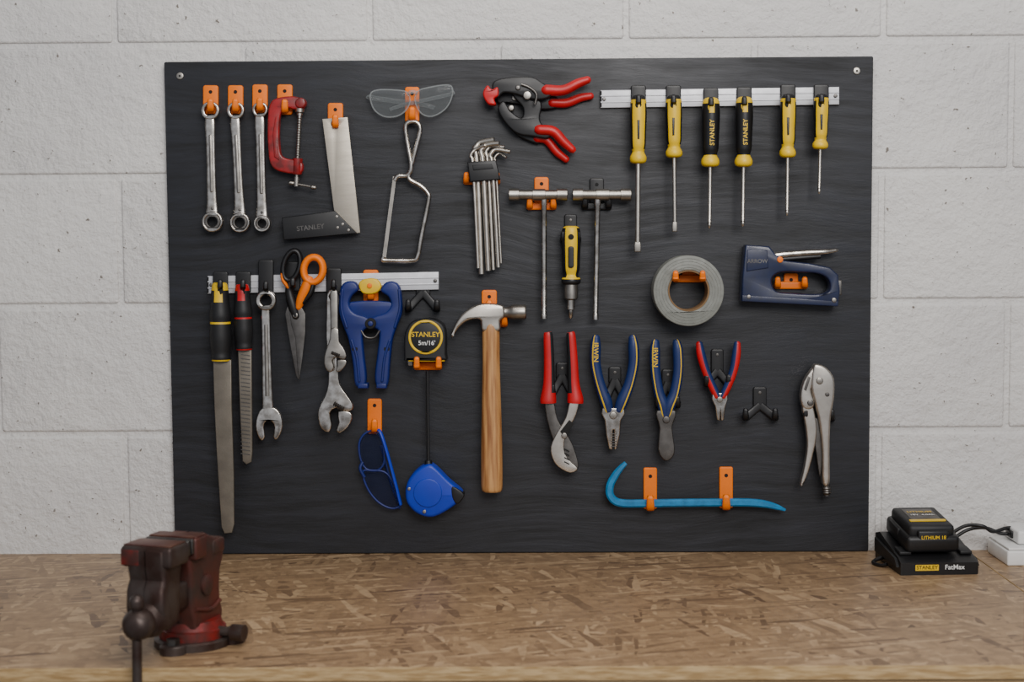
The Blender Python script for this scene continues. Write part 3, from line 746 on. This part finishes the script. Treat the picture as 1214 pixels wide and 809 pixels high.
# locking pliers
fork(968,470,[(955,496),(986,496)],hg=20)
b=B('locking_pliers')
b.ext([(964,436),(970,432),(980,436),(988,446),(990,458),(989,475),(985,500),(984,540),(984,574),(975.5,574),(975,540),(972,505),(966,478),(962,460)],nickel,20,36,3,smooth=3)
b.ext([(949,470),(953,452),(964,436),(971,436),(970,448),(962,462),(966,478),(962,486),(952,484)],nickel,22,34,2.5,smooth=3)
b.ext([(951,480),(962,478),(968,500),(968,520),(963,545),(957,566),(951,577),(949,574),(954,552),(957,528),(955,505)],nickel,22,33,2,smooth=3)
b.ext([(963,500),(970,498),(975,540),(972,566),(968,540)],dsteel,24,29,1,smooth=2)
b.ext(circ(972,452,4.2,20),steel,33,38,1);b.ext(circ(961,478,3.6,20),dsteel,31,37,1);b.ext(circ(981,468,2.6,20),dsteel,34,37.5,.6)
b.ext([(953,462),(958,446),(961,448),(956,464)],dsteel,33,34.5,.3)
b.lathe((979.5,570,28),(980,588,28),[(i/14,(5.6 if i%2 else 5)) if 5<i<13 else (i/14,3.6) for i in range(15)],dsteel)
b.done()
# pry bar
for u,v in((771,555),(861,554)):
    b=B('tool_hook')
    b.ext(rrect(u-8,v,u+8,v+49,2),orange,0,5,1.2);b.ext(circ(u,v+10,2.2,14),darkhole,4,5.4,0)
    b.tube([(u,v+46,4,5),(u,v+46,26,5),(u,v+43,31,4.6),(u,v+36,33,4.2)],orange,sq=4,smooth=4,rnd=True);b.done()
b=B('pry_bar')
b.tube([(742,549,20,2.5),(736,555,20,3.6),(729,564,20,4.5),(723.5,575,20,4.8),(723,586,20,4.8),(729,594,20,4.8),(740,597,20,4.8),(765,597,20,4.8),(800,596.5,20,4.8),(850,596,20,4.8),(885,596,20,4.8),(905,597.5,20,4.5),(920,601,20,3.4),(931,605,20,1.6)],cyan,sq=3,smooth=5,seg=8)
b.done()
# blue glasses
hook(444,473,17,42,out=24)
b=B('safety_glasses')
l1=[(426,525),(433,514),(444,511),(451,519),(455,535),(455,550),(447,558),(434,556),(427,543)]
l2=[(430,560),(440,558),(456,560),(466,572),(474,590),(474,600),(464,603),(449,596),(436,580)]
for l_ in(l1,l2):
    b.ext(l_,clearb,16,18,.6,smooth=4);b.tube([(x,y,17,1.3) for x,y in l_],clampblue,smooth=4,closed=True,seg=10)
b.tube([(430,548,18,2.0),(427,556,20,2.0),(432,566,18,2.0)],clampblue,smooth=4)
b.tube([(445,512,17,1.3),(450,511,26,1.3),(457,530,30,1.2),(468,570,30,1.2),(475,598,28,1.2)],blue,k=1.6,smooth=5,rnd=True)
b.tube([(470,602,17,1.2),(474,600,12,1.2),(464,575,8,1.2),(452,530,8,1.2)],clampblue,k=1.6,smooth=5,rnd=True)
b.done()
# ---------------------------------------------------------------- bench objects
bp_=BP(229,763)
Mv=Matrix.Translation(Vector((bp_.x,bp_.y,ZBENCH)))@Matrix.Rotation(math.radians(-17),4,'Z')
b=B('bench_vise',Mv)
b.lathe((0,0,0),(0,0,.012),[(0,.052),(.8,.052),(1,.049)],rust,seg=40)
for a in(25,155,270):
    x,y=.052*math.cos(math.radians(a)),.052*math.sin(math.radians(a))
    b.lathe((x,y,0),(x,y,.012),[(0,.018),(.85,.018),(1,.016)],rust,seg=24);b.lathe((x,y,.012),(x,y,.02),[(0,.009),(1,.009)],dsteel,seg=6)
b.lathe((0,0,.012),(0,0,.036),[(0,.045),(.5,.045),(.55,.041),(1,.038)],rustred,seg=40)
b.lathe((.03,.0,.02),(.078,.0,.02),[(0,.008),(.6,.006),(.62,.011),(1,.011)],rust)
def prof_yz(out,mat,hw,bev=.004,smooth=0):
    Q=Matrix(((0,0,1,0),(1,0,0,0),(0,1,0,0),(0,0,0,1)))
    b.setM(Mv@Q);b.ext(out,mat,-.001,hw,bev,smooth=smooth)
    b.setM(Mv@Matrix.Scale(-1,4,(1,0,0))@Q);b.ext(out,mat,-.001,hw,bev,smooth=smooth);b.setM(Mv)
# fixed rear body: foot, jaw and anvil
prof_yz([(-.036,.03),(.036,.03),(.037,.042),(.031,.056),(.030,.078),(.033,.098),(.04,.110),(.044,.12),(.044,.14),(.03,.143),(.012,.147),(-.004,.155),(-.05,.155),(-.052,.128),(-.048,.112),(-.046,.058),(-.038,.042)],rustbody,.027,.006)
b.box((0,-.036,.141),(.074,.03,.03),rustbody,.004)
b.box((0,.026,.131),(.058,.034,.022),rustbody,.005)
b.box((0,-.035,.1565),(.07,.028,.002),rusttop,.0008)
b.lathe((.026,-.01,.085),(.032,-.01,.085),[(0,.014),(.7,.014),(1,.011)],rustbody,seg=28)
b.tube([(.0275,-.04,.058,.003),(.0285,.0,.05,.003),(.0275,.026,.056,.003)],rustbody,smooth=4)
# slide
b.box((0,-.06,.08),(.042,.1,.036),rust,.004)
# moving front jaw
prof_yz([(-.112,.156),(-.07,.156),(-.068,.13),(-.074,.112),(-.078,.052),(-.106,.046),(-.118,.052),(-.123,.075),(-.121,.1),(-.114,.112),(-.117,.126),(-.117,.15)],rust,.028,.007)
b.box((0,-.092,.142),(.074,.048,.028),rust,.005)
b.box((0,-.092,.1565),(.068,.04,.002),rusttop,.0008)
b.box((0,-.0655,.146),(.07,.006,.02),dsteel,.0015);b.box((0,-.0545,.146),(.07,.006,.02),dsteel,.0015)
b.box((-.022,-.1162,.141),(.026,.002,.02),rustred,.0008)
b.box((-.037,-.095,.141),(.002,.036,.02),rustred,.0008)
b.lathe((.004,-.115,.062),(.004,-.13,.062),[(0,.024),(.6,.022),(1,.017)],rust,seg=32)
b.lathe((.004,-.126,.062),(.004,-.160,.062),[(0,.012),(.1,.018),(.4,.0205),(.7,.0195),(.93,.014),(1,.007)],rust,seg=32)
b.tube([(.004,-.145,.09,.0062),(.0,-.145,-.116,.0062)],rust)
b.tube([(.004,-.145,.088,.0095),(.004,-.145,.092,.0095)],rust,rnd=True);b.tube([(.0,-.145,-.114,.010),(.0,-.145,-.122,.010)],rust,rnd=True)
b.done()
# charger with battery
c0=BP(1104,676)
Mc=Matrix.Translation(Vector((c0.x,-.118,ZBENCH)))@Matrix.Rotation(math.radians(3),4,'Z')
My=Mc@Matrix(((0,0,1,0),(1,0,0,0),(0,1,0,0),(0,0,0,1)))  # (y,z,x out)
b=B('battery_charger',Mc)
b.setM(My);b.ext([(-.075,.0),(.07,.0),(.07,.042),(.045,.048),(-.03,.032),(-.062,.026),(-.075,.02)],blackp,-.064,.064,.004)
b.ext([(-.068,.012),(.06,.012),(.06,.036),(-.055,.024)],blackr,-.0685,.0685,.004);b.setM(Mc)
RX=Matrix.Rotation(math.radians(7),4,'X')
b.box((-.006,.0,.053),(.088,.12,.028),blackp,.007,rot=RX)
b.box((-.006,.0,.071),(.076,.105,.024),blackr,.007,rot=RX)
b.box((-.006,-.054,.058),(.05,.012,.022),blackp,.003)
b.box((-.006,.005,.0832),(.05,.06,.002),dsteel,.0006,rot=RX)
for s_ in(-1,1):
    b.box((-.006+s_*.043,.01,.062),(.006,.05,.012),blackr,.002,rot=RX)
    b.box((s_*.05,-.04,.033),(.02,.03,.006),blackr,.002,rot=RX)
Mt=Mc@Matrix.Translation(Vector((-.006,.005,.0845)))@RX
b.setM(Mt);b.text('LITHIUM',0,.012,.011,yellow,.0005);b.text('18V  4.0Ah',0,-.004,.009,white,.0005);b.ext(rrect(-.03,-.037,.03,-.029,.002),yellow,-.001,.0006,0)
Mfz=Mc@Matrix.Translation(Vector((0,-.0752,.012)))@Matrix.Rotation(math.radians(90),4,'X')
b.setM(Mfz);b.ext(rrect(-.04,-.0045,-.002,.005,.001),yellow,-.001,.0004,0);b.text('STANLEY',-.021,.0005,.0085,blackp,.0007);b.text('FatMax',.024,.0005,.011,white,.0007)
Mf2=Mc@Matrix.Translation(Vector((-.006,-.0603,.058)))@Matrix.Rotation(math.radians(90),4,'X')
b.setM(Mf2);b.text('LITHIUM 18',0,0,.008,yellow,.0004)
b.setM(Mc)
b.tube([(-.066,.02,.01,.004),(-.085,.01,.004,.003),(-.08,-.01,.003,.003),(-.07,-.02,.006,.003)],blackp,smooth=5)
b.tube([(.06,.055,.04,.003),(.085,.05,.055,.003),(.11,.04,.056,.003),(.13,.045,.045,.003),(.155,.05,.05,.003),(.18,.05,.05,.003)],blackp,smooth=6)
b.tube([(.06,.06,.025,.003),(.09,.06,.045,.003),(.12,.055,.05,.003),(.15,.05,.04,.003),(.18,.05,.047,.003)],blackp,smooth=6)
b.done()
r0=BP(1184,662)
b=B('storage_box',Matrix.Translation(Vector((r0.x+.075,-.075,ZBENCH))))
b.box((0,0,.0125),(.16,.11,.025),white,.003);b.box((0,0,.0275),(.155,.105,.004),white,.0015);b.box((-.02,-.0555,.012),(.05,.001,.01),gray,0)
b.done()
b=B('power_adapter',Matrix.Translation(Vector((r0.x+.085,-.065,ZBENCH+.030))))
b.box((0,0,.012),(.13,.08,.023),white,.004);b.box((.0,-.0405,.013),(.1,.001,.012),bluebook,0);b.box((-.066,0,.012),(.006,.03,.012),blackp,.002)
b.done()
# ---------------------------------------------------------------- light
wd=bpy.data.worlds.new('world');bpy.context.scene.world=wd;wd.use_nodes=True;nt=wd.node_tree;N=nt.nodes;L=nt.links
bg=N['Background'];tc=N.new('ShaderNodeTexCoord');sp=N.new('ShaderNodeSeparateXYZ');L.new(tc.outputs['Generated'],sp.inputs[0])
mr=N.new('ShaderNodeMapRange');mr.inputs['From Min'].default_value=.2;mr.inputs['From Max'].default_value=-1;L.new(sp.outputs['Y'],mr.inputs[0])
rp=N.new('ShaderNodeValToRGB');rp.color_ramp.elements[0].color=(.10,.10,.115,1);rp.color_ramp.elements[1].color=(.75,.79,.88,1)
rp.color_ramp.elements[0].position=.4;rp.color_ramp.elements[1].position=.9
L.new(mr.outputs[0],rp.inputs[0]);L.new(rp.outputs[0],bg.inputs[0]);bg.inputs[1].default_value=.62
def area_l(name,loc,tgt,sx,sy,e,col):
    l=bpy.data.lights.new(name,'AREA');l.shape='RECTANGLE';l.size=sx;l.size_y=sy;l.energy=e;l.color=col
    o=bpy.data.objects.new(name,l);o.location=loc;o.rotation_euler=(Vector(tgt)-Vector(loc)).to_track_quat('-Z','Y').to_euler();bpy.context.scene.collection.objects.link(o)
area_l('doorway_light',(0.7,-3.2,2.7),(0,0,1.3),1.8,1.1,80,(1,.965,.93))
area_l('ceiling_light',(0.2,-.9,2.6),(0.1,-.2,1.0),1.2,.3,11,(1,.95,.9))
cam=bpy.data.cameras.new('camera');co=bpy.data.objects.new('camera',cam);bpy.context.scene.collection.objects.link(co)
mt=Matrix(((R_.x,U_.x,-F_.x,CAM.x),(R_.y,U_.y,-F_.y,CAM.y),(R_.z,U_.z,-F_.z,CAM.z),(0,0,0,1)))
co.matrix_world=mt;cam.sensor_width=36;cam.lens=FPX/1214*36;cam.clip_end=50
cam.dof.use_dof=True;cam.dof.focus_distance=2.58;cam.dof.aperture_fstop=4.5
bpy.context.scene.camera=co
